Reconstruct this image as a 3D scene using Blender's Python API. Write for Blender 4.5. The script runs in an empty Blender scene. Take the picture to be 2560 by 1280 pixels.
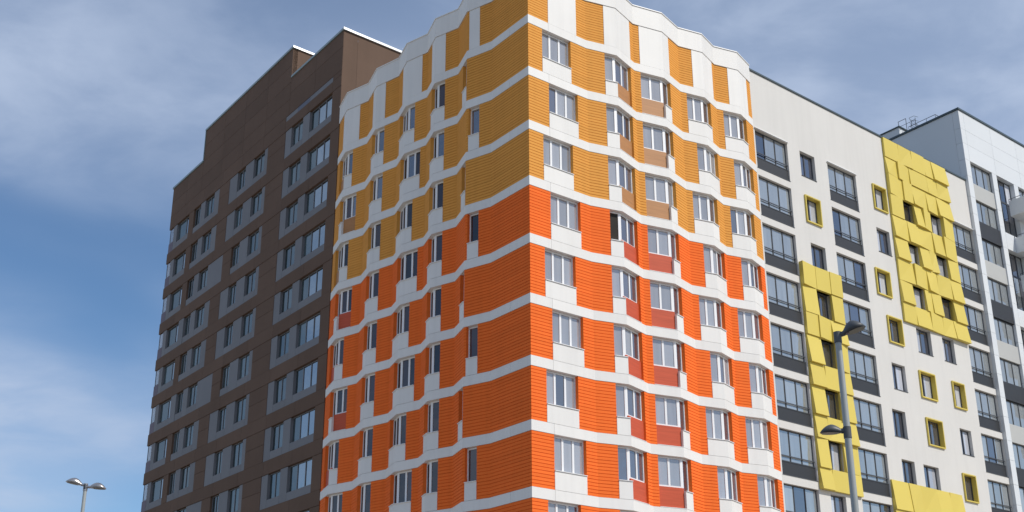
import bpy, math, random
from mathutils import Matrix, Vector

random.seed(11)
S = bpy.context.scene
C = S.collection
R = math.radians

# ------------------------------------------------------------------ camera
EYE = 1.6                                   # camera height above the ground
cam_d = bpy.data.cameras.new('camera')
cam = bpy.data.objects.new('camera', cam_d)
C.objects.link(cam)
cam.matrix_world = (Matrix.Translation((0, 0, EYE)) @ Matrix.Rotation(R(90 + 19.378), 4, 'X')
                    @ Matrix.Rotation(R(-0.168), 4, 'Z'))
cam_d.sensor_width = 36
cam_d.lens = 2904.37 / 2560 * 36
cam_d.shift_y = 230 / 2560
cam_d.clip_start = 0.1
cam_d.clip_end = 5000
S.camera = cam

# ------------------------------------------------------------------ world and sun
SUN_AZ, SUN_EL = 122.0, 43.0                # azimuth clockwise from +Y
w = bpy.data.worlds.new('World'); S.world = w; w.use_nodes = True
nt = w.node_tree; nt.nodes.clear()
N = nt.nodes.new; LK = nt.links.new
out = N('ShaderNodeOutputWorld'); bg = N('ShaderNodeBackground')
sky = N('ShaderNodeTexSky'); sky.sky_type = 'NISHITA'; sky.sun_disc = False
sky.sun_elevation = R(SUN_EL); sky.sun_rotation = R(SUN_AZ)
sky.altitude = 100; sky.air_density = 1.0; sky.dust_density = 0.35; sky.ozone_density = 3.0
tc = N('ShaderNodeTexCoord')
sep = N('ShaderNodeSeparateXYZ'); LK(tc.outputs['Generated'], sep.inputs[0])
zz = N('ShaderNodeMath'); zz.operation = 'ADD'; zz.inputs[1].default_value = 0.16; LK(sep.outputs['Z'], zz.inputs[0])
zm = N('ShaderNodeMath'); zm.operation = 'MAXIMUM'; zm.inputs[1].default_value = 0.05; LK(zz.outputs[0], zm.inputs[0])
dx = N('ShaderNodeMath'); dx.operation = 'DIVIDE'; LK(sep.outputs['X'], dx.inputs[0]); LK(zm.outputs[0], dx.inputs[1])
dy = N('ShaderNodeMath'); dy.operation = 'DIVIDE'; LK(sep.outputs['Y'], dy.inputs[0]); LK(zm.outputs[0], dy.inputs[1])
cmb = N('ShaderNodeCombineXYZ'); LK(dx.outputs[0], cmb.inputs[0]); LK(dy.outputs[0], cmb.inputs[1])
def wnoise(scale, detail, rough, dist, off, sx=1.0):
    mp = N('ShaderNodeMapping'); mp.inputs['Location'].default_value = off
    mp.inputs['Scale'].default_value = (sx, 1, 1)
    LK(cmb.outputs[0], mp.inputs['Vector'])
    n = N('ShaderNodeTexNoise'); n.inputs['Scale'].default_value = scale
    n.inputs['Detail'].default_value = detail; n.inputs['Roughness'].default_value = rough
    n.inputs['Distortion'].default_value = dist
    LK(mp.outputs[0], n.inputs['Vector']); return n
def wramp(src, a, b):
    m = N('ShaderNodeMapRange'); m.interpolation_type = 'SMOOTHSTEP'
    m.inputs['From Min'].default_value = a; m.inputs['From Max'].default_value = b
    LK(src, m.inputs['Value']); return m.outputs[0]
big = wnoise(0.75, 3, 0.5, 0.3, (3.8, 1.7, 0))
fine = wnoise(5.5, 7, 0.56, 0.25, (0.4, 7.3, 0), 0.8)
mb = wramp(big.outputs['Fac'], 0.33, 0.62)
mf = wramp(fine.outputs['Fac'], 0.32, 0.72)
mm = N('ShaderNodeMath'); mm.operation = 'MULTIPLY'; LK(mb, mm.inputs[0]); LK(mf, mm.inputs[1])
ad = N('ShaderNodeMath'); ad.operation = 'MULTIPLY_ADD'; ad.inputs[1].default_value = 0.42
mb2 = N('ShaderNodeMath'); mb2.operation = 'MULTIPLY'; mb2.inputs[1].default_value = 0.55; LK(mb, mb2.inputs[0])
LK(mm.outputs[0], ad.inputs[0]); LK(mb2.outputs[0], ad.inputs[2])
cl = N('ShaderNodeMath'); cl.operation = 'MULTIPLY'; cl.inputs[1].default_value = 0.95; cl.use_clamp = True
LK(ad.outputs[0], cl.inputs[0])
mix = N('ShaderNodeMix'); mix.data_type = 'RGBA'
hs = N('ShaderNodeHueSaturation'); hs.inputs['Saturation'].default_value = 1.12; hs.inputs['Value'].default_value = 1.14
LK(sky.outputs[0], hs.inputs['Color'])
LK(cl.outputs[0], mix.inputs['Factor']); LK(hs.outputs[0], mix.inputs['A'])
mix.inputs['B'].default_value = (4.8, 5.7, 7.4, 1)
LK(mix.outputs['Result'], bg.inputs['Color']); bg.inputs['Strength'].default_value = 0.105
LK(bg.outputs[0], out.inputs[0])

sl = bpy.data.lights.new('sun', 'SUN'); sl.energy = 3.4; sl.angle = R(0.53); sl.color = (1.0, 0.95, 0.87)
so = bpy.data.objects.new('sun', sl); C.objects.link(so)
sv = Vector((math.sin(R(SUN_AZ)) * math.cos(R(SUN_EL)), math.cos(R(SUN_AZ)) * math.cos(R(SUN_EL)), math.sin(R(SUN_EL))))
so.rotation_euler = sv.to_track_quat('Z', 'Y').to_euler(); so.location = (60, -40, 80)

S.view_settings.view_transform = 'Standard'; S.view_settings.look = 'None'
S.view_settings.exposure = 0.0; S.view_settings.gamma = 1.0
S.view_settings.use_curve_mapping = False

# ------------------------------------------------------------------ materials
M = {}
def mat(name, col, rough=0.6, var=0.06, scale=1.2, bump=0.0, bscale=30, spec=0.4, objvar=0.0, streak=0.0, metal=0.0, grain=False):
    m = bpy.data.materials.new(name); m.use_nodes = True; t = m.node_tree
    b = t.nodes['Principled BSDF']; b.inputs['Roughness'].default_value = rough
    b.inputs['Specular IOR Level'].default_value = spec; b.inputs['Metallic'].default_value = metal
    n = t.nodes.new; l = t.links.new
    co = n('ShaderNodeTexCoord')
    no = n('ShaderNodeTexNoise'); no.inputs['Scale'].default_value = scale; no.inputs['Detail'].default_value = 6
    no.inputs['Roughness'].default_value = 0.6
    if grain:
        mg = n('ShaderNodeMapping'); mg.inputs['Scale'].default_value = (0.35, 0.35, 9.0); l(co.outputs['Object'], mg.inputs['Vector']); l(mg.outputs[0], no.inputs['Vector'])
    else:
        l(co.outputs['Object'], no.inputs['Vector'])
    mr = n('ShaderNodeMapRange'); mr.inputs['From Min'].default_value = 0.25; mr.inputs['From Max'].default_value = 0.75
    mr.inputs['To Min'].default_value = 1 - var; mr.inputs['To Max'].default_value = 1 + var
    l(no.outputs['Fac'], mr.inputs['Value']); val = mr.outputs[0]
    if streak:
        mp = n('ShaderNodeMapping'); mp.inputs['Scale'].default_value = (2.2, 2.2, 0.09); l(co.outputs['Object'], mp.inputs['Vector'])
        n2 = n('ShaderNodeTexNoise'); n2.inputs['Scale'].default_value = 1.6; n2.inputs['Detail'].default_value = 5
        l(mp.outputs[0], n2.inputs['Vector'])
        m2 = n('ShaderNodeMapRange'); m2.inputs['From Min'].default_value = 0.45; m2.inputs['From Max'].default_value = 0.8
        m2.inputs['To Min'].default_value = 1.0; m2.inputs['To Max'].default_value = 1 - streak
        l(n2.outputs['Fac'], m2.inputs['Value'])
        mu = n('ShaderNodeMath'); mu.operation = 'MULTIPLY'; l(val, mu.inputs[0]); l(m2.outputs[0], mu.inputs[1]); val = mu.outputs[0]
    if objvar:
        oi = n('ShaderNodeObjectInfo'); m3 = n('ShaderNodeMapRange')
        m3.inputs['To Min'].default_value = 1 - objvar; m3.inputs['To Max'].default_value = 1 + objvar
        l(oi.outputs['Random'], m3.inputs['Value'])
        mu = n('ShaderNodeMath'); mu.operation = 'MULTIPLY'; l(val, mu.inputs[0]); l(m3.outputs[0], mu.inputs[1]); val = mu.outputs[0]
    vm = n('ShaderNodeVectorMath'); vm.operation = 'SCALE'; vm.inputs[0].default_value = col[:3]; l(val, vm.inputs['Scale'])
    l(vm.outputs[0], b.inputs['Base Color'])
    if bump:
        nb = n('ShaderNodeTexNoise'); nb.inputs['Scale'].default_value = bscale; nb.inputs['Detail'].default_value = 4
        l(co.outputs['Object'], nb.inputs['Vector'])
        bp = n('ShaderNodeBump'); bp.inputs['Strength'].default_value = bump; bp.inputs['Distance'].default_value = 0.02
        l(nb.outputs['Fac'], bp.inputs['Height']); l(bp.outputs[0], b.inputs['Normal'])
    M[name] = m; return m

def glass(name, dif, gloss, tint=(1, 1, 1), objvar=0.3, clear=0.0, wav=0.02):
    """window pane: a part of the light is mirrored, the rest is diffuse colour: curtain, room, or light and shade put in"""
    m = bpy.data.materials.new(name); m.use_nodes = True; t = m.node_tree; t.nodes.clear()
    n = t.nodes.new; l = t.links.new
    o = n('ShaderNodeOutputMaterial'); d = n('ShaderNodeBsdfDiffuse'); g = n('ShaderNodeBsdfGlossy'); mx = n('ShaderNodeMixShader')
    g.inputs['Roughness'].default_value = 0.03; g.inputs['Color'].default_value = (*tint, 1)
    oi = n('ShaderNodeObjectInfo'); mr = n('ShaderNodeMapRange'); mr.inputs['To Min'].default_value = 1 - objvar; mr.inputs['To Max'].default_value = 1 + objvar
    l(oi.outputs['Random'], mr.inputs['Value'])
    co = n('ShaderNodeTexCoord'); no = n('ShaderNodeTexNoise'); no.inputs['Scale'].default_value = 1.1; no.inputs['Detail'].default_value = 2
    mp = n('ShaderNodeMapping'); mp.inputs['Scale'].default_value = (3.0, 3.0, 0.25); l(co.outputs['Object'], mp.inputs['Vector'])
    l(mp.outputs[0], no.inputs['Vector'])
    m2 = n('ShaderNodeMapRange'); m2.inputs['From Min'].default_value = 0.3; m2.inputs['From Max'].default_value = 0.7
    m2.inputs['To Min'].default_value = 0.9; m2.inputs['To Max'].default_value = 1.08; l(no.outputs['Fac'], m2.inputs['Value'])
    mu = n('ShaderNodeMath'); mu.operation = 'MULTIPLY'; l(mr.outputs[0], mu.inputs[0]); l(m2.outputs[0], mu.inputs[1])
    vm = n('ShaderNodeVectorMath'); vm.operation = 'SCALE'; vm.inputs[0].default_value = dif; l(mu.outputs[0], vm.inputs['Scale'])
    l(vm.outputs[0], d.inputs['Color'])
    nb = n('ShaderNodeTexNoise'); nb.inputs['Scale'].default_value = 1.7; nb.inputs['Detail'].default_value = 1; l(co.outputs['Object'], nb.inputs['Vector'])
    bp = n('ShaderNodeBump'); bp.inputs['Strength'].default_value = 0.3; bp.inputs['Distance'].default_value = wav
    l(nb.outputs['Fac'], bp.inputs['Height']); l(bp.outputs[0], g.inputs['Normal'])
    mx.inputs[0].default_value = gloss
    base = d.outputs[0]
    if clear:
        tr = n('ShaderNodeBsdfTransparent'); mc = n('ShaderNodeMixShader'); mc.inputs[0].default_value = clear
        l(base, mc.inputs[1]); l(tr.outputs[0], mc.inputs[2]); base = mc.outputs[0]
    l(base, mx.inputs[1]); l(g.outputs[0], mx.inputs[2]); l(mx.outputs[0], o.inputs[0])
    M[name] = m; return m

mat('white_panel', (0.745, 0.725, 0.69), 0.55, 0.03, 0.5, objvar=0.025, streak=0.06)
mat('ochre', (0.72, 0.325, 0.068), 0.75, 0.07, 0.8, objvar=0.035, spec=0.12, grain=True, streak=0.07)
mat('orange', (0.87, 0.168, 0.030), 0.75, 0.07, 0.8, objvar=0.035, spec=0.10, grain=True, streak=0.07)
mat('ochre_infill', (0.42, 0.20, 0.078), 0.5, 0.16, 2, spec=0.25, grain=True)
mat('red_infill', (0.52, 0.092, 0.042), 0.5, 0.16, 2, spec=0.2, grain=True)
mat('pvc', (0.80, 0.80, 0.80), 0.35, 0.01)
mat('sheet_white', (0.78, 0.78, 0.77), 0.4, 0.02)
mat('concrete', (0.30, 0.29, 0.28), 0.85, 0.1)
mat('brown_panel', (0.138, 0.089, 0.064), 0.75, 0.10, 0.35, objvar=0.05, streak=0.05, spec=0.12)
mat('brown_joint', (0.05, 0.035, 0.03), 0.8, 0.02)
mat('grey_panel', (0.185, 0.186, 0.198), 0.6, 0.05, 0.6, objvar=0.05, spec=0.2)
mat('grey_dark', (0.10, 0.11, 0.15), 0.5, 0.05, 0.6)
mat('grey_frame', (0.17, 0.17, 0.185), 0.4, 0.02)
mat('plum_panel', (0.12, 0.085, 0.11), 0.5, 0.05)
mat('render_white', (0.635, 0.615, 0.58), 0.85, 0.03, 0.35, bump=0.15, streak=0.05)
mat('dark_panel', (0.030, 0.031, 0.034), 0.5, 0.06, 3)
mat('dark_frame', (0.07, 0.075, 0.085), 0.45, 0.03)
mat('yellow', (0.67, 0.53, 0.115), 0.5, 0.02, 0.6, objvar=0.03, spec=0.25)
mat('g_white', (0.67, 0.69, 0.70), 0.5, 0.02, 0.4, objvar=0.02)
mat('g_light', (0.45, 0.45, 0.43), 0.6, 0.04, 0.5)
mat('cap_dark', (0.055, 0.075, 0.08), 0.35, 0.05, spec=0.6)
mat('cap_teal', (0.20, 0.26, 0.27), 0.3, 0.05, spec=0.6)
mat('cap_metal', (0.75, 0.75, 0.73), 0.25, 0.05, spec=0.6, metal=0.5)
mat('steel', (0.36, 0.375, 0.36), 0.45, 0.06, 3, metal=0.15)
mat('lamp_dark', (0.085, 0.09, 0.095), 0.45, 0.05, 3)
mat('lamp_silver', (0.42, 0.40, 0.39), 0.28, 0.04, 3, metal=0.75)
mat('lamp_lens', (0.13, 0.12, 0.07), 0.3, 0.1, 6)
mat('roof_felt', (0.09, 0.09, 0.09), 0.9, 0.1)
mat('room_dark', (0.03, 0.027, 0.022), 0.9, 0.2)
mat('asphalt', (0.13, 0.125, 0.12), 0.9, 0.15, 0.3, bump=0.3)
mat('ground', (0.44, 0.38, 0.30), 0.95, 0.2, 0.05, bump=0.3)
glass('glass_sunlit', (0.30, 0.305, 0.32), 0.20, objvar=0.22)  # pale pane: sunlit look of the right faces put into the colour
glass('glass_dark_reflection', (0.10, 0.095, 0.11), 0.30, objvar=0.5)  # darker pane: reflection of the neighbouring boards put into the colour
glass('glass_shaded', (0.04, 0.026, 0.024), 0.10, objvar=0.7)  # dark pane: shade of the left faces put into the colour
glass('glass_mirror', (0.03, 0.035, 0.04), 0.42, (0.85, 0.95, 1.0), objvar=0.4)
glass('glass_teal', (0.045, 0.06, 0.065), 0.20, (0.85, 0.97, 1.0), objvar=0.5)
glass('glass_flat', (0.055, 0.055, 0.07), 0.28, objvar=0.5)
glass('glass_curtain', (0.50, 0.51, 0.55), 0.2, objvar=0.2)
glass('glass_loggia', (0.26, 0.28, 0.29), 0.30, (1.0, 1.0, 0.97), objvar=0.2)
glass('glass_clear', (0.06, 0.07, 0.08), 0.30, objvar=0.1, clear=0.7)

# ------------------------------------------------------------------ mesh helpers
class MB:
    def __init__(s): s.v = []; s.f = []; s.m = []
    def hexa(s, b, t, mi=0):
        """b, t: four bottom and four top points, same winding"""
        k = len(s.v); s.v += [tuple(p) for p in b] + [tuple(p) for p in t]
        for q in ((3, 2, 1, 0), (4, 5, 6, 7), (0, 1, 5, 4), (1, 2, 6, 5), (2, 3, 7, 6), (3, 0, 4, 7)):
            s.f.append(tuple(k + i for i in q)); s.m.append(mi)
    def prism(s, q, z0, z1, mi=0):
        a = sum(q[i][0] * q[(i + 1) % 4][1] - q[(i + 1) % 4][0] * q[i][1] for i in range(4))
        if a < 0: q = q[::-1]
        s.hexa([(x, y, z0) for x, y in q], [(x, y, z1) for x, y in q], mi)
    def poly(s, pts, z0, z1, mi=0):
        n = len(pts)
        a = sum(pts[i][0] * pts[(i + 1) % n][1] - pts[(i + 1) % n][0] * pts[i][1] for i in range(n))
        if a < 0: pts = pts[::-1]
        k = len(s.v); s.v += [(x, y, z0) for x, y in pts] + [(x, y, z1) for x, y in pts]
        s.f.append(tuple(k + n - 1 - i for i in range(n))); s.m.append(mi)
        s.f.append(tuple(k + n + i for i in range(n))); s.m.append(mi)
        for i in range(n):
            j = (i + 1) % n; s.f.append((k + i, k + j, k + n + j, k + n + i)); s.m.append(mi)
    def face(s, pts, mi=0):
        k = len(s.v); s.v += [tuple(p) for p in pts]; s.f.append(tuple(range(k, k + len(pts)))); s.m.append(mi)
    def tube(s, a, b, r0, r1=None, n=10, mi=0):
        a = Vector(a); b = Vector(b); r1 = r0 if r1 is None else r1
        d = (b - a).normalized(); u = d.orthogonal().normalized(); v = d.cross(u)
        k = len(s.v)
        for c, r in ((a, r0), (b, r1)):
            for i in range(n):
                t = 2 * math.pi * i / n; s.v.append(tuple(c + u * (r * math.cos(t)) + v * (r * math.sin(t))))
        for i in range(n):
            j = (i + 1) % n; s.f.append((k + i, k + j, k + n + j, k + n + i)); s.m.append(mi)
        s.f.append(tuple(k + n - 1 - i for i in range(n))); s.m.append(mi)
        s.f.append(tuple(k + n + i for i in range(n))); s.m.append(mi)
    def build(s, name, mats, parent=None, smooth=False, origin=None):
        me = bpy.data.meshes.new(name)
        o3 = Vector(origin if origin is not None else (parent.get('org') if parent is not None and parent.get('org') else (0, 0, 0)))
        me.from_pydata([(x - o3[0], y - o3[1], z - o3[2]) for x, y, z in s.v], [], s.f)
        if isinstance(mats, str): mats = [mats]
        for a in mats: me.materials.append(M[a])
        if len(mats) > 1: me.polygons.foreach_set('material_index', s.m)
        if smooth: me.polygons.foreach_set('use_smooth', [True] * len(s.f))
        me.update()
        ob = bpy.data.objects.new(name, me); C.objects.link(ob)
        if parent is not None:
            ob.parent = parent
        else:
            ob.location = o3
        return ob

ORG = {}
def thing(name, label, cat, loc, group=None):
    o = bpy.data.objects.new(name, None); C.objects.link(o); o.location = loc; o.empty_display_size = 0.5
    o['label'] = label; o['category'] = cat
    if group: o['group'] = group
    ORG[o.name] = Vector(loc); return o
def part(mb, name, mats, root, parent=None, smooth=False):
    """mesh given in world coordinates; root is the thing, parent (if any) one of its parts"""
    o3 = ORG[root.name]
    ob = mb.build(name, mats, None, smooth, o3)
    ob.location = (0, 0, 0); ob.parent = parent or root
    return ob

class Facet:
    """vertical plane: plan origin o, direction e (along), n (outwards)"""
    def __init__(s, o, e, n=None): s.o = o; s.e = e; s.n = n or (e[1], -e[0])
    def p(s, a, d): return (s.o[0] + s.e[0] * a + s.n[0] * d, s.o[1] + s.e[1] * a + s.n[1] * d)
    def q(s, a, b, d0, d1): return [s.p(a, d0), s.p(b, d0), s.p(b, d1), s.p(a, d1)]
    def P(s, a, d, z): x, y = s.p(a, d); return (x, y, z)

ZB = 34.514 + EYE                           # height of the underside of the uppermost white band
def zk(k): return ZB - 3.0 * k
TH = R(38.1)
eR = (math.cos(TH), math.sin(TH)); eL = (-math.sin(TH), math.cos(TH))
nR = (eR[1], -eR[0]); nL = (-eR[0], -eR[1])

# ------------------------------------------------------------------ ground
g = MB(); g.face([(-900, -900, 0), (900, -900, 0), (900, 1500, 0), (-900, 1500, 0)])
go = g.build('ground', 'ground'); go['kind'] = 'structure'
g = MB(); g.face([(-120, -30, 0.004), (160, -30, 0.004), (160, 34, 0.004), (-120, 34, 0.004)])
go = g.build('road', 'asphalt'); go['kind'] = 'structure'
g = MB(); g.prism([(-120, 34), (160, 34), (160, 44), (-120, 44)], 0.0, 0.13)
go = g.build('pavement', 'concrete'); go['kind'] = 'structure'

# ================================================================== ORANGE TOWER
PL = [(-10.763, 64.015), (-10.055, 62.348), (-8.628, 61.301), (-7.946, 59.700), (-6.528, 58.593), (-5.933, 57.110),
      (-4.682, 56.175), (-4.155, 54.755), (-2.855, 53.867), (-2.321, 52.426), (-1.025, 51.559), (0.843, 49.204),
      (3.874, 51.474), (5.506, 52.136), (6.577, 53.548), (8.248, 54.286), (9.320, 55.644), (10.751, 56.267),
      (11.622, 57.473), (13.085, 58.076), (14.070, 59.448)]
NF = len(PL) - 1
FE = []; FLN = []
for i in range(NF):
    dx_, dy_ = PL[i + 1][0] - PL[i][0], PL[i + 1][1] - PL[i][1]; L_ = math.hypot(dx_, dy_)
    FLN.append(L_); FE.append(Facet(PL[i], (dx_ / L_, dy_ / L_)))
def voff(i, d):
    """plan vertex i of the zigzag outline moved outwards by d (mitred)"""
    if i == 0: return FE[0].p(0, d)
    if i == NF: return FE[-1].p(FLN[-1], d)
    n1, n2 = FE[i - 1].n, FE[i].n
    c = 1 + n1[0] * n2[0] + n1[1] * n2[1]
    return (PL[i][0] + (n1[0] + n2[0]) / c * d, PL[i][1] + (n1[1] + n2[1]) / c * d)
def pt(i, a, d):
    if a == 'A': return voff(i, d)
    if a == 'B': return voff(i + 1, d)
    return FE[i].p(a, d)
def num(i, a): return 0.0 if a == 'A' else FLN[i] if a == 'B' else a
def quad(i, a, b, d0, d1): return [pt(i, a, d0), pt(i, b, d0), pt(i, b, d1), pt(i, a, d1)]

tower = thing('apartment_tower', 'tall zigzag apartment tower clad in ochre and orange boards with white bands', 'building', (0.843, 49.204, 0))
DEP = 0.36
ROWS = range(-1, 10)
RTOP, RBOT = -1, 9

# openings: row parity -> list of windows, each a list of (facet, from, to, panes, spandrel)
def openings(r):
    ev = r % 2 == 0
    w = []
    w.append([(11, 0.90, 2.75, 3, 'w') if ev else (11, 1.29, 3.14, 3, 'w')])
    w.append([(12, 1.06, 'B', 1, 'w'), (13, 'A', 1.40, 2, 'c')])
    w.append([(14, 0.37, 'B', 2, 'c'), (15, 'A', 0.64, 1, 'w')])
    w.append([(16, 0.39, 'B', 2, 'w'), (17, 'A', 0.70, 1, 'w')] if ev else [(16, 0.86, 'B', 1, 'w'), (17, 'A', 1.17, 2, 'w')])
    w.append([(18, 0.42, 'B', 2, 'w'), (19, 'A', 0.74, 1, 'w')] if ev else [(18, 0.88, 'B', 1, 'w'), (19, 'A', 1.13, 2, 'w')])
    w.append([(8, 0.82, 1.46, 1, 'w')] if ev else [(9, 0.14, 0.81, 1, 'w')])
    w.append([(6, 0.89, 'B', 1, 'w'), (7, 'A', 0.70, 1, 'w')])
    w.append([(4, 0.47, 'B', 2, 'w'), (5, 'A', 0.69, 1, 'w')] if ev else [(4, 0.88, 'B', 1, 'w'), (5, 'A', 1.16, 2, 'w')])
    w.append([(2, 1.12, 'B', 1, 'w'), (3, 'A', 0.74, 1, 'w')])
    w.append([(0, 0.63, 'B', 2, 'c'), (1, 'A', 0.64, 1, 'w')] if ev else [(0, 1.18, 'B', 1, 'w'), (1, 'A', 1.09, 2, 'c')])
    return w

rest = MB()                                 # cladding boards beyond the largest 300
boards = []                                 # (score, facet, a, b, z0, z1, material)
NB = 16
for r in ROWS:
    m = 'ochre' if r <= 2 else 'orange'
    ztop = zk(r) - 0.002 if r > -1 else zk(-0.97) - 0.012
    zbot = zk(r + 1) + 0.48 + 0.002         # top of the band below
    zsill = zk(r + 0.545)
    ops = openings(r)
    byf = {}
    for wdw in ops:
        for (i, a, b, n, sp) in wdw: byf.setdefault(i, []).append((a, b, sp))
    # cladding: what is left of each facet
    for i in range(NF):
        iv = []
        cur = 'A'
        for (a, b, sp) in byf.get(i, []):
            if a != 'A': iv.append((cur, a))
            cur = b
        if cur != 'B': iv.append((cur, 'B'))
        for (a, b) in iv:
            p = MB(); p.prism(quad(i, a, b, -0.052, -DEP), zbot, ztop); part(p, 'wall_panel', m, tower)
            h = (ztop - zbot) / NB
            for j in range(NB):
                z0 = zbot + h * j + 0.013; z1 = zbot + h * (j + 1) - 0.013
                if r == RTOP: h2 = h
                sc = (num(i, b) - num(i, a)) * (1.0 if i in (10, 11) else 0.1) - (2 if r > 7 or r < 0 else 0)
                boards.append((sc, i, a, b, z0, z1, m))
    # windows, spandrels, infills
    for wdw in ops:
        lefts = wdw[0][0] < 11
        if r == RTOP:
            for (i, a, b, n, sp) in wdw:
                p = MB(); p.prism(quad(i, a, b, 0.0, -DEP), zbot + 0.004, ztop); part(p, 'blind_panel', 'white_panel', tower)
            continue
        fr = MB(); D0, D1 = -0.21, -0.29
        zt = zk(r) - 0.01
        glasses = []
        for (i, a, b, n, sp) in wdw:
            zs = zsill - 0.06 if sp == 'w' else zk(r + 0.495)
            aa = num(i, a) if a != 'A' else 0.0; bb = num(i, b) if b != 'B' else FLN[i]
            fr.prism(quad(i, a, b, D0, D1), zt - 0.075, zt); fr.prism(quad(i, a, b, D0, D1), zs, zs + 0.085)
            # end posts
            pa = pt(i, a, D0); pb = pt(i, b, D0)
            s0 = (pa[0] - FE[i].o[0]) * FE[i].e[0] + (pa[1] - FE[i].o[1]) * FE[i].e[1]
            s1 = (pb[0] - FE[i].o[0]) * FE[i].e[0] + (pb[1] - FE[i].o[1]) * FE[i].e[1]
            wa = 0.10 if a == 'A' else 0.065; wb = 0.10 if b == 'B' else 0.065
            fr.prism([pt(i, a, D0), FE[i].p(s0 + wa, D0), FE[i].p(s0 + wa, D1), pt(i, a, D1)], zs + 0.085, zt - 0.075)
            fr.prism([FE[i].p(s1 - wb, D0), pt(i, b, D0), pt(i, b, D1), FE[i].p(s1 - wb, D1)], zs + 0.085, zt - 0.075)
            x0, x1 = s0 + wa, s1 - wb; mw = 0.11
            pw = (x1 - x0 - mw * (n - 1)) / n
            for q_ in range(n):
                ga = x0 + q_ * (pw + mw); glasses.append((i, ga, ga + pw, q_, zs))
                if q_ < n - 1: fr.prism(FE[i].q(ga + pw, ga + pw + mw, D0, D1), zs + 0.085, zt - 0.075)
        wo = part(fr, 'window', 'pvc', tower)
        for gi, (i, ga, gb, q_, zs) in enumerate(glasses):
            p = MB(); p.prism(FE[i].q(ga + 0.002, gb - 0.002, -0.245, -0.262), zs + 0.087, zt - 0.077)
            gm = 'glass_shaded' if lefts else 'glass_sunlit'  # pane tone painted by side: shaded left, sunlit right
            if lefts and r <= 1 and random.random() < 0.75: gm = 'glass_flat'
            if i in (13, 15, 17, 19) and random.random() < 0.8: gm = 'glass_dark_reflection'
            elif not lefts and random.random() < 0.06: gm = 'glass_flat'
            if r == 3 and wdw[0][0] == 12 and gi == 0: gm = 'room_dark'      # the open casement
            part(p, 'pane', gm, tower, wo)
            # sash rim round each pane
        for (i, a, b, n, sp) in wdw:
            if sp == 'w':
                p = MB(); p.prism(quad(i, a, b, 0.0, -DEP), zbot + 0.012, zsill - 0.03); part(p, 'spandrel_panel', 'white_panel', tower)
                p = MB(); p.prism(quad(i, a, b, 0.045, -0.20), zsill - 0.028, zsill); part(p, 'sill', 'sheet_white', tower, wo)
            else:
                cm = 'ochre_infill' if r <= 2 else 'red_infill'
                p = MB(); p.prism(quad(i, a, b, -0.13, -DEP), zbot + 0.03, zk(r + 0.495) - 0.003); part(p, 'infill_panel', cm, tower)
                p = MB(); p.prism(quad(i, a, b, 0.012, -0.20), zbot + 0.003, zbot + 0.026); part(p, 'sill', 'sheet_white', tower, wo)
    # the band under this storey
    for i in range(NF):
        L_ = FLN[i]
        cut = [('A', 'B')] if L_ < 2.5 else [('A', 1.285 if i == 11 else 1.5), (1.297 if i == 11 else 1.512, 'B')]
        for a, b in cut:
            p = MB(); p.prism(quad(i, a, b, 0.0, -DEP), zk(r + 1), zk(r + 1) + 0.48)
            part(p, 'band_panel', 'white_panel', tower)
boards.sort(key=lambda t: -t[0])
def board(mb, i, a, b, z0, z1, mi=0):
    q0 = [pt(i, a, -0.02), pt(i, b, -0.02), pt(i, b, -0.050), pt(i, a, -0.050)]
    mb.prism(q0, z0, z1, mi)
for t in boards[:300]:
    p = MB(); board(p, *t[1:6]); part(p, 'board', t[6], tower)
for t in boards[300:]:
    board(rest, *t[1:6], 0 if t[6] == 'ochre' else 1)
ro = part(rest, 'cladding_boards', ['ochre', 'orange'], tower); ro['kind'] = 'stuff'
# parapet
for i in range(NF):
    p = MB(); p.prism(quad(i, 'A', 'B', 0.03, -DEP), zk(-0.97), zk(-1.36)); part(p, 'parapet_panel', 'white_panel', tower)
    p = MB(); p.prism(quad(i, 'A', 'B', 0.07, -0.45), zk(-1.36) + 0.003, zk(-1.36) + 0.05); part(p, 'parapet_cap', 'sheet_white', tower)
# core, roof and the storeys below the picture
def add2(p_, v, k): return (p_[0] + v[0] * k, p_[1] + v[1] * k)
back = [add2(PL[-1], eL, 14), add2(add2(PL[0], eR, 3), eL, 0.0)]
inner = [voff(i, -0.38) for i in range(NF + 1)]
bk = [add2(PL[-1], eL, 13.0), add2(PL[0], eR, 14.0)]
p = MB(); p.poly(inner + bk, 0.02, zk(-0.95)); part(p, 'core', 'concrete', tower)
p = MB(); p.poly([voff(i, -0.47) for i in range(NF + 1)] + bk, zk(-0.95) + 0.01, zk(-1.1)); part(p, 'roof', 'roof_felt', tower)
for i in range(NF):
    p = MB(); p.prism(quad(i, 'A', 'B', -0.03, -DEP), 0.6, zk(10) - 0.004); part(p, 'lower_wall', 'orange', tower)
    p = MB(); p.prism(quad(i, 'A', 'B', 0.02, -DEP), 0.0, 0.596); part(p, 'plinth', 'concrete', tower)

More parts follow.
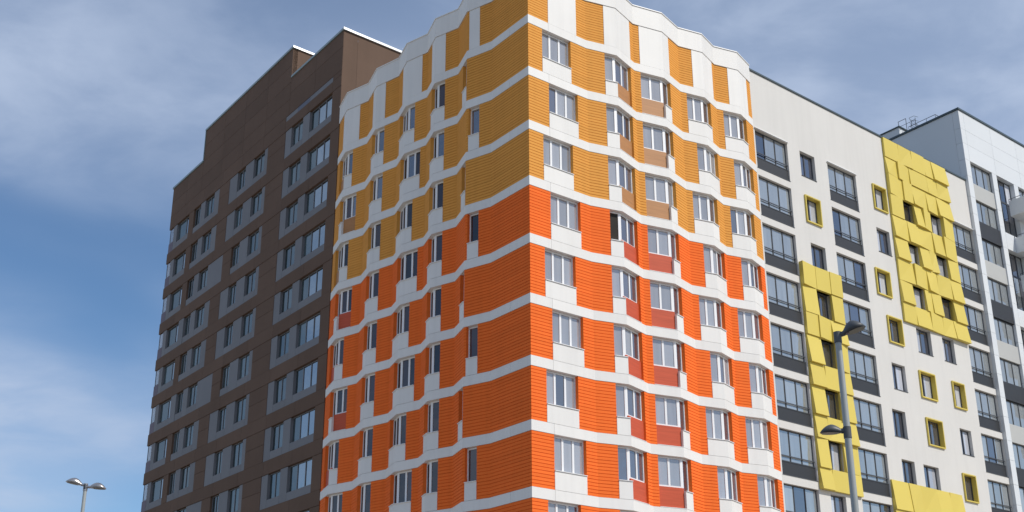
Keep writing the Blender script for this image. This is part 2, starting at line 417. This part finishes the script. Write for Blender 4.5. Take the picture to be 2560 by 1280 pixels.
# ================================================================== BROWN TOWER
BO = PL[0]
brown = thing('apartment_tower', 'dark brown panelled apartment tower with grey window strips behind the orange one', 'building', (BO[0], BO[1], 0))
FB = Facet(add2(BO, nL, 0.02), eL, nL)                  # left front, distance runs to the left
FBs = Facet(BO, eR, nR)                                 # narrow side in the sun
BT = 0.35
def bbox(s0, s1, k0, k1, name, m, d0=0.0, d1=-BT, parent=None):
    p = MB(); gp = 0.010
    p.prism(FB.q(s0 + gp, s1 - gp, d0, d1), zk(k1) + gp, zk(k0) - gp)
    return part(p, name, m, brown, parent)
def fwindow(F, root, s0, s1, ztop, zbot, n, frame, gm, d=-0.24, fw=0.06, mw=0.07, widths=None, rail=None):
    """framed window in a flat front; gm: function of pane number"""
    fr = MB(); d1 = d - 0.07
    fr.prism(F.q(s0, s1, d, d1), ztop - fw, ztop); fr.prism(F.q(s0, s1, d, d1), zbot, zbot + fw)
    fr.prism(F.q(s0, s0 + fw, d, d1), zbot + fw, ztop - fw); fr.prism(F.q(s1 - fw, s1, d, d1), zbot + fw, ztop - fw)
    x0, x1 = s0 + fw, s1 - fw
    ws = widths or [1] * n; tot = sum(ws); av = x1 - x0 - mw * (n - 1)
    x = x0; ps = []
    for i in range(n):
        pw = av * ws[i] / tot; ps.append((x, x + pw))
        if i < n - 1: fr.prism(F.q(x + pw, x + pw + mw, d + 0.01, d1), zbot + fw, ztop - fw)
        x += pw + mw
    wo = part(fr, 'window', frame, root)
    for i, (a, b) in enumerate(ps):
        p = MB(); p.prism(F.q(a + 0.002, b - 0.002, d - 0.03, d - 0.05), zbot + fw + 0.002, ztop - fw - 0.002)
        part(p, 'pane', gm(i), root, wo)
    return wo
def gwin(s0, s1, r, n, widths=None, gmir=lambda i: 'glass_teal'):
    k0 = r - 1.915
    fwindow(FB, brown, s0 + 0.01, s1 - 0.01, zk(k0) - 0.01, zk(k0 + 0.56), n, 'grey_frame', gmir, d=-0.15, fw=0.045, mw=0.055, widths=widths)
    bbox(s0, s1, k0 + 0.53, k0 + 0.70, 'grey_panel', 'grey_panel', d0=-0.02)
BJ = [0.0, 3.6, 7.3, 10.9, 14.6, 18.1, 21.6, 24.5, 27.42]
BROWS = range(0, 10)
for r in BROWS:
    k0 = r - 1.915; k1 = k0 + 0.70
    bbox(0.0, 1.12, k0, k1, 'brown_panel', 'brown_panel')
    gwin(1.12, 4.10, r, 3, None, lambda i: 'glass_mirror' if i < 2 else 'glass_teal')
    bbox(4.10, 5.04, k0, k1, 'grey_panel', 'grey_panel', d0=-0.02)
    gwin(5.04, 6.65, r, 2)
    bbox(6.65, 7.50, k0, k1, 'grey_panel', 'grey_panel', d0=-0.02)
    bbox(7.50, 10.10, k0, k0 + 0.32, 'brown_panel', 'brown_panel'); bbox(7.50, 10.10, k0 + 0.32, k1, 'brown_panel', 'brown_panel')
    bbox(10.10, 10.60, k0, k1, 'grey_panel', 'grey_panel', d0=-0.02)
    gwin(10.60, 12.25, r, 2)
    bbox(12.25, 13.60, k0, k1, 'grey_panel', 'grey_panel', d0=-0.02)
    gwin(13.60, 14.88, r, 2)
    if r % 3 == 2:
        bbox(14.88, 16.30, k0, k0 + 0.32, 'brown_panel', 'brown_panel'); bbox(14.88, 16.30, k0 + 0.32, k1, 'brown_panel', 'brown_panel')
        bbox(16.30, 18.87, k0, k1, 'grey_panel', 'grey_panel', d0=-0.02)
    else:
        bbox(14.88, 16.20, k0, k1, 'grey_panel', 'grey_panel', d0=-0.02)
        bbox(16.20, 17.95, k0, k0 + 0.32, 'brown_panel', 'brown_panel'); bbox(16.20, 17.95, k0 + 0.32, k1, 'brown_panel', 'brown_panel')
        bbox(17.95, 18.87, k0, k1, 'grey_panel', 'grey_panel', d0=-0.02)
    gwin(18.87, 20.48, r, 2)
    bbox(20.48, 21.34, k0, k1, 'grey_panel', 'grey_panel', d0=-0.02)
    gwin(21.34, 22.57, r, 2)
    bbox(22.57, 23.50, k0, k1, *(('grey_panel', 'grey_panel') if r in (3, 5, 8) else ('brown_panel', 'brown_panel')))
    gwin(23.50, 25.87, r, 2, (1, 2.2), lambda i: 'glass_mirror' if i == 0 else 'glass_teal')
    bbox(25.87, 26.50, k0, k1, 'grey_panel', 'grey_panel', d0=-0.02)
    # glazed corner loggia at the far end
    cg = MB(); zt = zk(k0) - 0.01; zb = zk(k0 + 0.42)
    for a in (26.52, 27.22):
        cg.prism(FB.q(a, a + 0.05, -0.03, -0.08), zb, zt)
    cg.prism(FB.q(27.22, 27.27, -1.35, -1.40), zb, zt)
    cg.prism(FB.q(26.57, 27.22, -0.03, -0.08), zb, zb + 0.05); cg.prism(FB.q(27.22, 27.27, -0.08, -1.35), zb, zb + 0.05)
    co_ = part(cg, 'corner_window', 'grey_frame', brown)
    p = MB(); p.prism(FB.q(26.575, 27.215, -0.05, -0.06), zb + 0.052, zt - 0.002); part(p, 'pane', 'glass_clear', brown, co_)
    p = MB(); p.prism(FB.q(27.24, 27.25, -0.085, -1.345), zb + 0.052, zt - 0.002); part(p, 'pane', 'glass_clear', brown, co_)
    p = MB(); p.prism(FB.q(26.52, 27.36, -0.02, -1.5), zk(k1) + 0.01, zb - 0.004); part(p, 'loggia_panel', 'plum_panel', brown)
    # brown band under the storey
    for a, b in zip(BJ, BJ[1:]):
        bbox(a, b, k1, k0 + 1.0, 'brown_panel', 'brown_panel', d0=0.015)
# blank top wall in big panels
def upper(s0, s1, ks, step):
    x = s0; n_ = max(1, round((s1 - s0) / step)); w_ = (s1 - s0) / n_
    for i in range(n_):
        for a, b in zip(ks, ks[1:]):
            bbox(s0 + i * w_, s0 + (i + 1) * w_, a, b, 'brown_panel', 'brown_panel', d0=0.015)
upper(0.0, 7.15, [-3.27, -2.87, -2.30], 3.6)
upper(7.15, 21.57, [-4.08, -3.62, -3.17, -2.72, -2.30], 3.6)
upper(21.57, 27.42, [-3.16, -2.72, -2.30], 2.93)
upper(0.0, 1.12, [-2.30, -2.175], 2); upper(7.55, 27.42, [-2.30, -1.915], 3.6)
upper(0.0, 1.12, [-2.175, -1.915], 2); upper(1.12, 7.55, [-2.175, -1.915], 3.2)
for a, b, m_ in ((1.12, 4.17, 'grey_panel'), (4.17, 5.88, 'grey_dark'), (5.88, 7.55, 'grey_panel')):
    bbox(a, b, -2.30, -2.175, 'grey_strip', m_, d0=-0.005)
# volumes behind the panels
p = MB(); p.prism(FB.q(0.01, 26.48, -0.37, -15), 0.0, zk(-1.90)); part(p, 'core', 'brown_joint', brown)
p = MB(); p.prism(FB.q(0.01, 27.38, -0.37, -15), zk(-1.91), zk(-3.10)); part(p, 'upper_core', 'brown_joint', brown)
p = MB(); p.prism(FB.q(7.18, 21.55, -0.37, -9), zk(-3.11), zk(-4.03)); part(p, 'penthouse_core', 'brown_joint', brown)
for r in range(0, 10):                      # floor slabs of the corner loggias
    p = MB(); p.prism(FB.q(26.49, 27.36, -0.37, -1.6), zk(r - 0.915) + 0.01, zk(r - 1.215)); part(p, 'loggia_slab', 'brown_panel', brown)
p = MB(); p.prism(FB.q(26.49, 27.36, -1.62, -15), 0.0, zk(-1.90) - 0.01); part(p, 'end_wall', 'brown_panel', brown)
# sunny side wall in panels
def sbox(s0, s1, k0, k1, off, name='brown_panel', m='brown_panel', d0=0.0):
    F = Facet(FB.p(off, 0.0), eR, nR); p = MB()
    p.prism(F.q(s0 + 0.006, s1 - 0.006, d0, d0 - 0.012 - (0 if off else 0)), zk(k1) + 0.006, zk(k0) - 0.006)
    part(p, name, m, brown)
for a, b in ((0.0, 1.05), (1.05, 9.0), (9.0, 15.0)):
    for k0, k1 in ((-3.27, -1.45), (-1.45, -0.4)):
        sbox(a, b, k0, k1, -0.0)
for a, b in ((0.0, 5.2), (5.2, 9.0)):
    for k0, k1 in ((-4.08, -3.67), (-3.67, -3.15)):
        sbox(a, b, k0, k1, 7.16)
# metal copings
def coping(F, s0, s1, k, m, d0=0.08, d1=-0.5, h=0.16):
    p = MB(); p.prism(F.q(s0, s1, d0, d1), zk(k), zk(k) + h); part(p, 'coping', m, brown)
coping(FB, -0.10, 7.10, -3.27, 'cap_teal'); coping(FB, 7.06, 21.66, -4.08, 'cap_teal'); coping(FB, 21.67, 27.50, -3.16, 'cap_teal')
Fs = Facet(FB.p(-0.02, 0), eR, nR); coping(Fs, 0.51, 15.0, -3.27, 'cap_metal', 0.09, -0.4, 0.16); coping(Fs, -0.10, 0.50, -3.27, 'cap_metal', 0.10, 0.085, 0.16)
Fs = Facet(FB.p(7.14, 0), eR, nR); coping(Fs, 0.51, 9.0, -4.08, 'cap_metal', 0.09, -0.4, 0.16); coping(Fs, -0.08, 0.50, -4.08, 'cap_metal', 0.10, 0.085, 0.16)
p = MB(); p.prism(FB.q(21.58, 21.66, 0.06, -0.4), zk(-3.16) + 0.17, zk(-4.08) - 0.002); part(p, 'edge_trim', 'cap_teal', brown)
p = MB(); p.prism(FB.q(6.6, 9.0, -6.0, -8.5), zk(-4.02), zk(-4.75)); vb = part(p, 'roof_cabin', 'brown_panel', brown)
p = MB(); p.prism(FB.q(6.5, 9.1, -5.9, -8.6), zk(-4.75) + 0.002, zk(-4.81)); part(p, 'cabin_cap', 'cap_teal', brown, vb)

# ================================================================== WHITE BLOCK WITH YELLOW SHINGLES
WO = PL[-1]
block = thing('apartment_block', 'white rendered apartment block with yellow shingle panels and glazed loggias', 'building', (WO[0], WO[1], 0))
FW = Facet(add2(WO, nR, -0.03), eR, nR)
WEND = 22.92; WTOP = -1.27; WLOW = 9.0
yblocks = [(3.10, 6.90, 2.57, 7.0), (13.02, 20.18, -1.28, 3.03), (9.60, 16.90, 6.52, 9.1)]
wins = {  # row: (s0, s1, kind)
    0: [(4.17, 5.57, 'p'), (11.35, 12.68, 'y'), (14.36, 15.66, 's'), (17.56, 18.88, 's')],
    1: [(4.24, 5.58, 'y'), (11.28, 12.65, 'p'), (14.42, 15.70, 's'), (17.52, 18.95, 's')],
    2: [(4.40, 5.76, 'p'), (10.60, 12.00, 'y'), (14.32, 15.70, 's'), (17.52, 18.93, 's')],
    3: [(4.36, 5.74, 's'), (11.28, 12.68, 'y'), (14.32, 15.88, 'p'), (17.16, 18.48, 'p')],
    4: [(4.33, 5.66, 's'), (11.21, 12.57, 'p'), (14.00, 15.60, 'y'), (17.58, 18.86, 'y')],
    5: [(4.26, 5.56, 's'), (10.70, 12.02, 'p'), (14.12, 15.75, 'y'), (17.80, 19.08, 'p')],
    6: [(4.08, 5.46, 's'), (11.08, 12.37, 'p'), (13.28, 14.86, 'p'), (17.38, 18.72, 'y')],
    7: [(4.02, 5.35, 'p'), (10.88, 12.25, 's'), (14.10, 15.50, 's'), (17.7, 19.0, 'p')],
    8: [(4.10, 5.45, 'p'), (11.00, 12.37, 's'), (14.20, 15.60, 's'), (17.5, 18.9, 'y')]}
logs = [(0.12, 3.02), (6.82, 9.66), (20.24, 22.86)]
holes = []
for r in range(0, 9):
    for a, b, k in wins[r]: holes.append((a, b, r + (0.10 if k == 's' and a > 12 else 0.045), r + 0.60))
    for a, b in logs: holes.append((a, b, r + 0.02, r + 0.865))
def holed_wall(F, s0, s1, ktop, kbot, holes, dep):
    mb = MB()
    ss = sorted({s0, s1} | {h[0] for h in holes} | {h[1] for h in holes})
    ks = sorted({ktop, kbot} | {h[2] for h in holes} | {h[3] for h in holes})
    for a, b in zip(ss, ss[1:]):
        run = None
        for c, d in zip(ks, ks[1:]):
            ms, mk = (a + b) / 2, (c + d) / 2
            if any(h[0] < ms < h[1] and h[2] < mk < h[3] for h in holes): continue
            mb.face([F.P(a, 0, zk(d)), F.P(b, 0, zk(d)), F.P(b, 0, zk(c)), F.P(a, 0, zk(c))])
    for a, b, c, d in holes:
        z0, z1 = zk(d), zk(c)
        mb.face([F.P(a, 0, z0), F.P(a, 0, z1), F.P(a, -dep, z1), F.P(a, -dep, z0)])
        mb.face([F.P(b, 0, z0), F.P(b, -dep, z0), F.P(b, -dep, z1), F.P(b, 0, z1)])
        mb.face([F.P(a, 0, z1), F.P(b, 0, z1), F.P(b, -dep, z1), F.P(a, -dep, z1)])
        mb.face([F.P(a, 0, z0), F.P(a, -dep, z0), F.P(b, -dep, z0), F.P(b, 0, z0)])
    return mb
part(holed_wall(FW, 0.0, WEND, WTOP, 12.03, holes, 0.30), 'wall', 'render_white', block)
p = MB(); p.prism(FW.q(0.05, WEND - 0.05, -0.32, -14), 0.0, zk(WTOP) - 0.02); part(p, 'core', 'concrete', block)
p = MB(); p.prism(FW.q(-0.02, WEND - 0.01, 0.07, -14.1), zk(WTOP) + 0.002, zk(WTOP) + 0.11); part(p, 'coping', 'cap_dark', block)
def wpane(i): return random.choice(['glass_flat', 'glass_flat', 'glass_curtain'])
for r in range(0, 9):
    for a, b, k in wins[r]:
        zt = zk(r + (0.10 if k == 's' and a > 12 else 0.045)); zb = zk(r + 0.60)
        pat = random.choice([('glass_flat', 'glass_curtain'), ('glass_curtain', 'glass_flat'), ('glass_flat', 'glass_flat'), ('glass_flat', 'glass_curtain')])
        wo = fwindow(FW, block, a + 0.004, b - 0.004, zt - 0.004, zb + 0.03, 2, 'dark_frame', lambda i: pat[i], d=-0.21, fw=0.07, mw=0.09, widths=(1.0, 1.25))
        p = MB(); p.prism(FW.q(a - 0.02, b + 0.02, 0.04, -0.2), zb - 0.02, zb + 0.004)
        if k != 'y': part(p, 'sill', 'dark_frame' if k == 'p' else 'yellow', block, wo)
        if k == 'y':
            f = MB(); t_ = 0.045
            f.prism(FW.q(a - t_, b + t_, 0.11, 0.003), zt, zt + t_); f.prism(FW.q(a - t_, b + t_, 0.11, 0.003), zb - t_, zb)
            f.prism(FW.q(a - t_, a, 0.11, 0.003), zb, zt); f.prism(FW.q(b, b + t_, 0.11, 0.003), zb, zt)
            # lining of the reveal
            f.prism(FW.q(b - 0.03, b - 0.003, 0.105, -0.2), zb + 0.004, zt - 0.004); f.prism(FW.q(a + 0.003, a + 0.03, 0.105, -0.2), zb + 0.004, zt - 0.004)
            f.prism(FW.q(a + 0.031, b - 0.031, 0.105, -0.2), zt - 0.03, zt - 0.004)
            f.prism(FW.q(a + 0.031, b - 0.031, 0.105, -0.2), zb + 0.004, zb + 0.03)
            part(f, 'yellow_surround', 'yellow', block, wo)
    for li, (a, b) in enumerate(logs):
        zt, zb = zk(r + 0.02), zk(r + 0.865); zp = zk(r + 0.605)
        wo = fwindow(FW, block, a + 0.004, b - 0.004, zt - 0.004, zp, 3, 'dark_frame', lambda i: 'glass_loggia' if random.random() < 0.88 else 'glass_flat', d=-0.16, fw=0.05, mw=0.05)
        p = MB(); p.prism(FW.q(a + 0.004, b - 0.004, -0.10, -0.22), zb + 0.004, zp - 0.004)
        p.prism(FW.q(a + 0.004, b - 0.004, -0.085, -0.10), zp - 0.06, zp - 0.004); p.prism(FW.q(a + 0.03, b - 0.03, -0.094, -0.10), zb + 0.03, zp - 0.08)
        part(p, 'parapet_panel', 'dark_panel', block)
        p = MB(); zr = zk(r + 0.505); p.prism(FW.q(a + 0.005, b - 0.005, -0.09, -0.13), zr - 0.025, zr + 0.025); part(p, 'rail', 'dark_frame', block, wo)
        p = MB(); p.prism(FW.q(a - 0.02, b + 0.02, 0.03, -0.09), zb - 0.02, zb + 0.003); part(p, 'sill', 'dark_frame', block, wo)
        if r == 0:
            p = MB(); p.prism(FW.q(a - 0.05, b + 0.05, 0.10, -0.02), zt + 0.01, zt + 0.05); part(p, 'canopy', 'sheet_white', block)
# yellow shingles: every panel its own tilted wedge
def shingle(s0, s1, k0, k1, dl0, dr0, dl1, dr1):
    """corner depths: top left, top right, bottom left, bottom right"""
    z1, z0 = zk(k0) - 0.006, zk(k1) + 0.006; a, b = s0 + 0.005, s1 - 0.005
    p = MB()
    p.hexa([FW.P(a, 0.035, z0), FW.P(b, 0.035, z0), FW.P(b, dr1, z0), FW.P(a, dl1, z0)][::-1],
           [FW.P(a, 0.035, z1), FW.P(b, 0.035, z1), FW.P(b, dr0, z1), FW.P(a, dl0, z1)][::-1])
    part(p, 'yellow_panel', 'yellow', block)
rs = random.Random(5)
def depths():
    t = rs.random(); b = rs.uniform(0.09, 0.14); big = rs.uniform(0.19, 0.30)
    if t < 0.40: return (b, b, big, big)                 # bottom stands out
    if t < 0.60: return (b, b, big, b + 0.03)            # bottom left corner out
    if t < 0.75: return (b + 0.03, b, b, big)
    if t < 0.88: return (big, b, big, b)                 # left edge out
    return (b + 0.06, b + 0.06, b + 0.06, b + 0.06)
def split(a, b, n):
    xs = [a] + [a + (b - a) * (i + rs.uniform(-0.22, 0.22)) / n for i in range(1, n)] + [b]
    return list(zip(xs, xs[1:]))
def yfield(s0, s1, rows, winrow, n):
    for (k0, k1) in rows:
        r = winrow.get((k0, k1))
        if r is None:
            for a, b in split(s0, s1, n): shingle(a, b, k0, k1, *depths())
        else:
            cuts = [(a, b) for a, b, k in wins[r] if k == 's' and s0 < a < s1]
            x = s0
            for a, b in cuts:
                for u, v in split(x, a, 2 if a - x > 1.6 else 1): shingle(u, v, k0, k1, *depths())
                x = b
            for u, v in split(x, s1, 1): shingle(u, v, k0, k1, *depths())
def back_y(s0, s1, k0, k1):
    hs = [h for h in holes if s0 - 0.3 < h[0] < s1 and k0 < (h[2] + h[3]) / 2 < k1 and h[1] - h[0] < 2]
    F2 = Facet(FW.p(0, 0.030), eR, nR)
    mb = holed_wall(F2, s0, s1, k0, k1, hs, 0.235)
    mb.prism(FW.q(s0, s0 + 0.02, 0.028, 0.004), zk(k1), zk(k0))
    part(mb, 'shingle_backing', 'yellow', block)
rows1 = [(2.57, 3.045)] + [x for r in range(3, 7) for x in ((r + 0.045, r + 0.60), (r + 0.60, r + 1.045 if r < 6 else 7.0))]
yfield(3.10, 6.80, rows1, {(r + 0.045, r + 0.60): r for r in range(3, 7)}, 3)
back_y(3.10, 6.80, 2.57, 7.0)
rows2 = [(-1.27, -0.80), (-0.80, -0.38), (-0.38, 0.10)] + [x for r in range(0, 3) for x in ((r + 0.10, r + 0.60), (r + 0.60, r + 1.10 if r < 2 else 3.03))]
yfield(13.02, 20.18, rows2, {(r + 0.10, r + 0.60): r for r in range(0, 3)}, 5)
back_y(13.02, 20.18, -1.27, 3.03)
rows3 = [(6.52, 7.10), (7.10, 7.60), (7.60, 8.10), (8.10, 8.60), (8.60, 9.05)]
yfield(9.70, 16.90, rows3, {(7.10, 7.60): 7, (8.10, 8.60): 8}, 5)
back_y(9.70, 16.90, 6.52, 9.05)

# ================================================================== FAR BLOCK ON THE RIGHT
GO_ = FW.p(WEND, 0.23)
far = thing('apartment_block', 'pale grey and white apartment block with projecting balconies at the right edge', 'building', (GO_[0], GO_[1], 0))
FG = Facet(GO_, eR, nR); GTOP = -3.15; GEND = 16.0
gk = lambda m: -1.83 + 0.982 * m
NG = 10
def gpart(s0, s1, k0, k1, name, m, d0=0.0, d1=-0.5, gp=0.008, parent=None):
    p = MB(); p.prism(FG.q(s0 + gp, s1 - gp, d0, d1), zk(k1) + gp, zk(k0) - gp); return part(p, name, m, far, parent)
p = MB(); p.prism(FG.q(0.04, GEND, -0.52, -20), 0.0, zk(GTOP) - 0.02); part(p, 'core', 'concrete', far)
# upper wall panels
xs = [0.0, 0.62, 4.10, 7.6, 11.1, GEND]
for k0, k1 in ((GTOP, -2.66), (-2.66, -2.27), (-2.27, gk(0))):
    for a, b in zip(xs, xs[1:]): gpart(a, b, k0, k1, 'facade_panel', 'g_white')
cols = [(0.62, 3.46), (4.08, 6.42), (7.04, 9.9), (10.5, 12.9), (13.5, 15.5)]
pil = [(0.0, 0.62), (3.46, 4.08), (6.42, 7.04), (9.9, 10.5), (12.9, 13.5), (15.5, GEND)]
for m_ in range(NG):
    for a, b in pil:
        gpart(a, b, gk(m_), gk(m_ + 0.45), 'facade_panel', 'g_white'); gpart(a, b, gk(m_ + 0.45), gk(m_ + 1), 'facade_panel', 'g_white')
    for ci in (0, 2, 4):
        a, b = cols[ci]
        fwindow(FG, far, a + 0.01, b - 0.01, zk(gk(m_)) - 0.01, zk(gk(m_) + 0.56), 3, 'dark_frame', lambda i: 'glass_loggia', d=-0.2, fw=0.05, mw=0.05)
        gpart(a, b, gk(m_) + 0.56, gk(m_ + 1), 'spandrel_panel', 'g_light' if m_ % 2 == 0 else 'dark_panel', d0=-0.08)
    for ci in (1, 3):
        a, b = cols[ci]
        if m_ % 2 == 0:
            zt, zb = zk(gk(m_)) - 0.01, zk(gk(m_ + 1) + 0.54)
            fwindow(FG, far, a + 0.01, b - 0.01, zt, zt - 1.75, 3, 'dark_frame', lambda i: random.choice(['glass_loggia', 'glass_flat', 'glass_curtain']), d=-0.34, fw=0.06, mw=0.06)
            fwindow(FG, far, a + 0.01, b - 0.01, zt - 1.76, zb, 3, 'dark_frame', lambda i: random.choice(['glass_loggia', 'glass_flat', 'glass_flat']), d=-0.34, fw=0.06, mw=0.06)
            gpart(a, b, gk(m_ + 1) + 0.54, gk(m_ + 2), 'spandrel_panel', 'g_white')
        kb = gk(m_) + 1.0
        bal = MB(); s0, s1 = a + 1.15, b + 1.8; PR = 1.45
        z0, z1 = zk(kb), zk(kb - 0.40)
        bal.prism(FG.q(s0, s1, PR, 0.01), z0, z0 + 0.14)
        bal.prism(FG.q(s0, s1, PR, PR - 0.08), z0 + 0.142, z1)
        bal.prism(FG.q(s0, s0 + 0.08, PR - 0.082, 0.01), z0 + 0.142, z1); bal.prism(FG.q(s1 - 0.08, s1, PR - 0.082, 0.01), z0 + 0.142, z1)
        bo = part(bal, 'balcony', 'g_white', far)
        rl = MB()
        A_, B_, C_, D_ = FG.P(s0 + 0.04, 0.02, z1 + 0.16), FG.P(s0 + 0.04, PR - 0.04, z1 + 0.16), FG.P(s1 - 0.04, PR - 0.04, z1 + 0.16), FG.P(s1 - 0.04, 0.02, z1 + 0.16)
        rl.tube(A_, B_, 0.022, n=6); rl.tube(B_, C_, 0.022, n=6); rl.tube(C_, D_, 0.022, n=6)
        for q_ in (A_, B_, C_, D_): rl.tube((q_[0], q_[1], z1 - 0.02), q_, 0.018, n=6)
        part(rl, 'railing', 'dark_frame', far, bo)
for a, b in pil: gpart(a, b, gk(NG), 12.03, 'facade_panel', 'g_white')
for a, b in cols: gpart(a, b, gk(NG), 12.03, 'facade_panel', 'g_light')
# shaded side wall
FGs = Facet(FG.p(0.0, 0.0), eL, nL)
p = MB(); p.prism(FGs.q(0.51, 20, 0.0, -0.03), 0.0, zk(GTOP) - 0.008); part(p, 'side_wall', 'g_white', far)
p = MB(); p.prism(FG.q(-0.08, GEND, 0.08, -20.05), zk(GTOP) + 0.002, zk(GTOP) + 0.15); part(p, 'coping', 'cap_dark', far)
# stair head on the roof with ladder and railings
p = MB(); p.prism(FGs.q(4.85, 9.5, -0.02, -6.0), zk(GTOP) + 0.16, zk(-3.41)); hd = part(p, 'roof_cabin', 'g_white', far)
p = MB(); p.prism(FGs.q(4.75, 9.6, 0.06, -6.1), zk(-3.41) + 0.002, zk(-3.41) + 0.09); part(p, 'cabin_cap', 'cap_dark', far, hd)
def gp3(t, d, k): return FGs.P(t, d, zk(k))
rl = MB(); r_ = 0.022
def run(pts, r=r_):
    for a, b in zip(pts, pts[1:]): rl.tube(a, b, r, n=6)
kr0 = GTOP - 0.05
run([gp3(4.2, -0.3, -3.36), gp3(1.95, -0.3, -3.36), gp3(1.95, -2.4, -3.36)])
for t in (4.2, 3.5, 2.7, 1.95): run([gp3(t, -0.3, kr0), gp3(t, -0.3, -3.36)], 0.016)
run([gp3(1.95, -1.2, kr0), gp3(1.95, -1.2, -3.36)], 0.016)
run([gp3(4.95, -0.2, -3.42), gp3(4.95, -0.2, -3.60), gp3(4.30, -0.2, -3.60), gp3(4.30, -0.2, kr0)])
run([gp3(4.95, -0.2, -3.45), gp3(3.6, -0.2, -3.45)], 0.016)
part(rl, 'roof_railing', 'lamp_dark', far)
rl = MB()
for t in (4.2, 3.85): run([gp3(t, -0.75, kr0), gp3(t, -0.75, -3.62)])
for k in range(9): run([gp3(4.2, -0.75, -3.22 - k * 0.045), gp3(3.85, -0.75, -3.22 - k * 0.045)], 0.014)
for kk in (-3.36, -3.48, -3.60):
    run([gp3(4.25, -0.75, kk), gp3(4.1, -0.35, kk), gp3(3.7, -0.35, kk), gp3(3.6, -0.75, kk)], 0.014)
part(rl, 'roof_ladder', 'lamp_dark', far)

# ================================================================== STREET LAMPS
def lamp_head(root, base, hx, hy, tilt, Ln, Wd, Ht, m, lens):
    """base: neck point; (hx,hy) heading; tilt upwards in degrees"""
    h = Vector((hx, hy, 0)).normalized(); s = Vector((-h.y, h.x, 0)); u = Vector((0, 0, 1))
    ct, st = math.cos(R(tilt)), math.sin(R(tilt)); f = h * ct + u * st; v = u * ct - h * st
    B = Vector(base)
    nx, na = 12, 9
    mb = MB(); rings = []
    for i in range(nx + 1):
        t = i / nx
        wd = Wd / 2 * (0.26 + 0.74 * math.sin(min(1, t / 0.62) * math.pi / 2)) * math.sqrt(max(0.0, 1 - max(0, (t - 0.5) / 0.5) ** 2.4) + 0.0005)
        ht = Ht * (0.30 + 0.70 * math.sin(min(1, t / 0.5) * math.pi / 2)) * (max(0.0, 1 - max(0, (t - 0.45) / 0.55) ** 2) + 0.02)
        ring = []
        for j in range(na):
            a = math.pi * j / (na - 1)
            ring.append(B + f * (Ln * t) + s * (wd * math.cos(a)) + v * (ht * math.sin(a) ** 0.8))
        rings.append(ring)
    k = 0
    for ring in rings: mb.v += [tuple(q) for q in ring]
    for i in range(nx):
        for j in range(na - 1):
            a = i * na + j; mb.f.append((a, a + 1, a + na + 1, a + na)); mb.m.append(0)
        mb.f.append((i * na, (i + 1) * na, (i + 1) * na + na - 1, i * na + na - 1)); mb.m.append(0)
    mb.f.append(tuple(range(na))); mb.m.append(0)
    hd = part(mb, 'lamp_head', m, root, smooth=True)
    me = hd.data
    ln = MB(); pts = []
    for i in range(3, nx):
        pts.append((rings[i][0], rings[i][-1]))
    lo = [a * 0.88 + b * 0.12 - v * 0.012 for a, b in pts]; hi = [a * 0.12 + b * 0.88 - v * 0.012 for a, b in pts]
    ln.face([tuple(q) for q in lo + hi[::-1]])
    part(ln, 'lens', lens, root, hd)
    return hd
def street_lamp(label, x, y, ztop, r0, r1, heads, m, pm, group):
    root = thing('street_lamp', label, 'street lamp', (x, y, 0), group)
    p = MB(); p.tube((x, y, 0), (x, y, 1.2), r1 * 1.35, n=20); part(p, 'base', pm, root, smooth=False)
    p = MB(); p.tube((x, y, 1.2), (x, y, ztop - 0.05), r1, r0, n=20); part(p, 'pole', pm, root, smooth=False)
    for (z, hx, hy, tilt, arm, Ln, Wd, Ht, col) in heads:
        h = Vector((hx, hy, 0)).normalized()
        c = MB()
        c.tube((x, y, z - 0.14), (x, y, z + 0.07), r0 * 1.25, n=20)
        a = Vector((x, y, z)); b = a + h * arm + Vector((0, 0, arm * math.tan(R(tilt))))
        c.tube(a, b, 0.045, 0.05, n=10)
        part(c, 'arm', m, root)
        lamp_head(root, b - h * 0.02 - Vector((0, 0, 0.03)), hx, hy, tilt, Ln, Wd, Ht, m, 'lamp_lens')
    return root
street_lamp('dark grey street lamp with two heads at different heights before the white block', 6.0, 20.13, 8.92, 0.057, 0.072,
            [(8.90, 0.93, -0.36, 15, 0.13, 0.42, 0.33, 0.20, 0), (7.09, -0.93, 0.30, 3, 0.10, 0.40, 0.28, 0.15, 0)], 'lamp_dark', 'steel', 'street lamps')
street_lamp('silver twin-headed street lamp standing against the sky beside the brown tower', -14.36, 38.40, 10.24, 0.058, 0.066,
            [(10.24, -0.98, -0.15, 12, 0.14, 0.56, 0.32, 0.20, 0), (10.20, 0.98, 0.15, -2, 0.14, 0.56, 0.32, 0.20, 0)], 'lamp_silver', 'steel', 'street lamps')
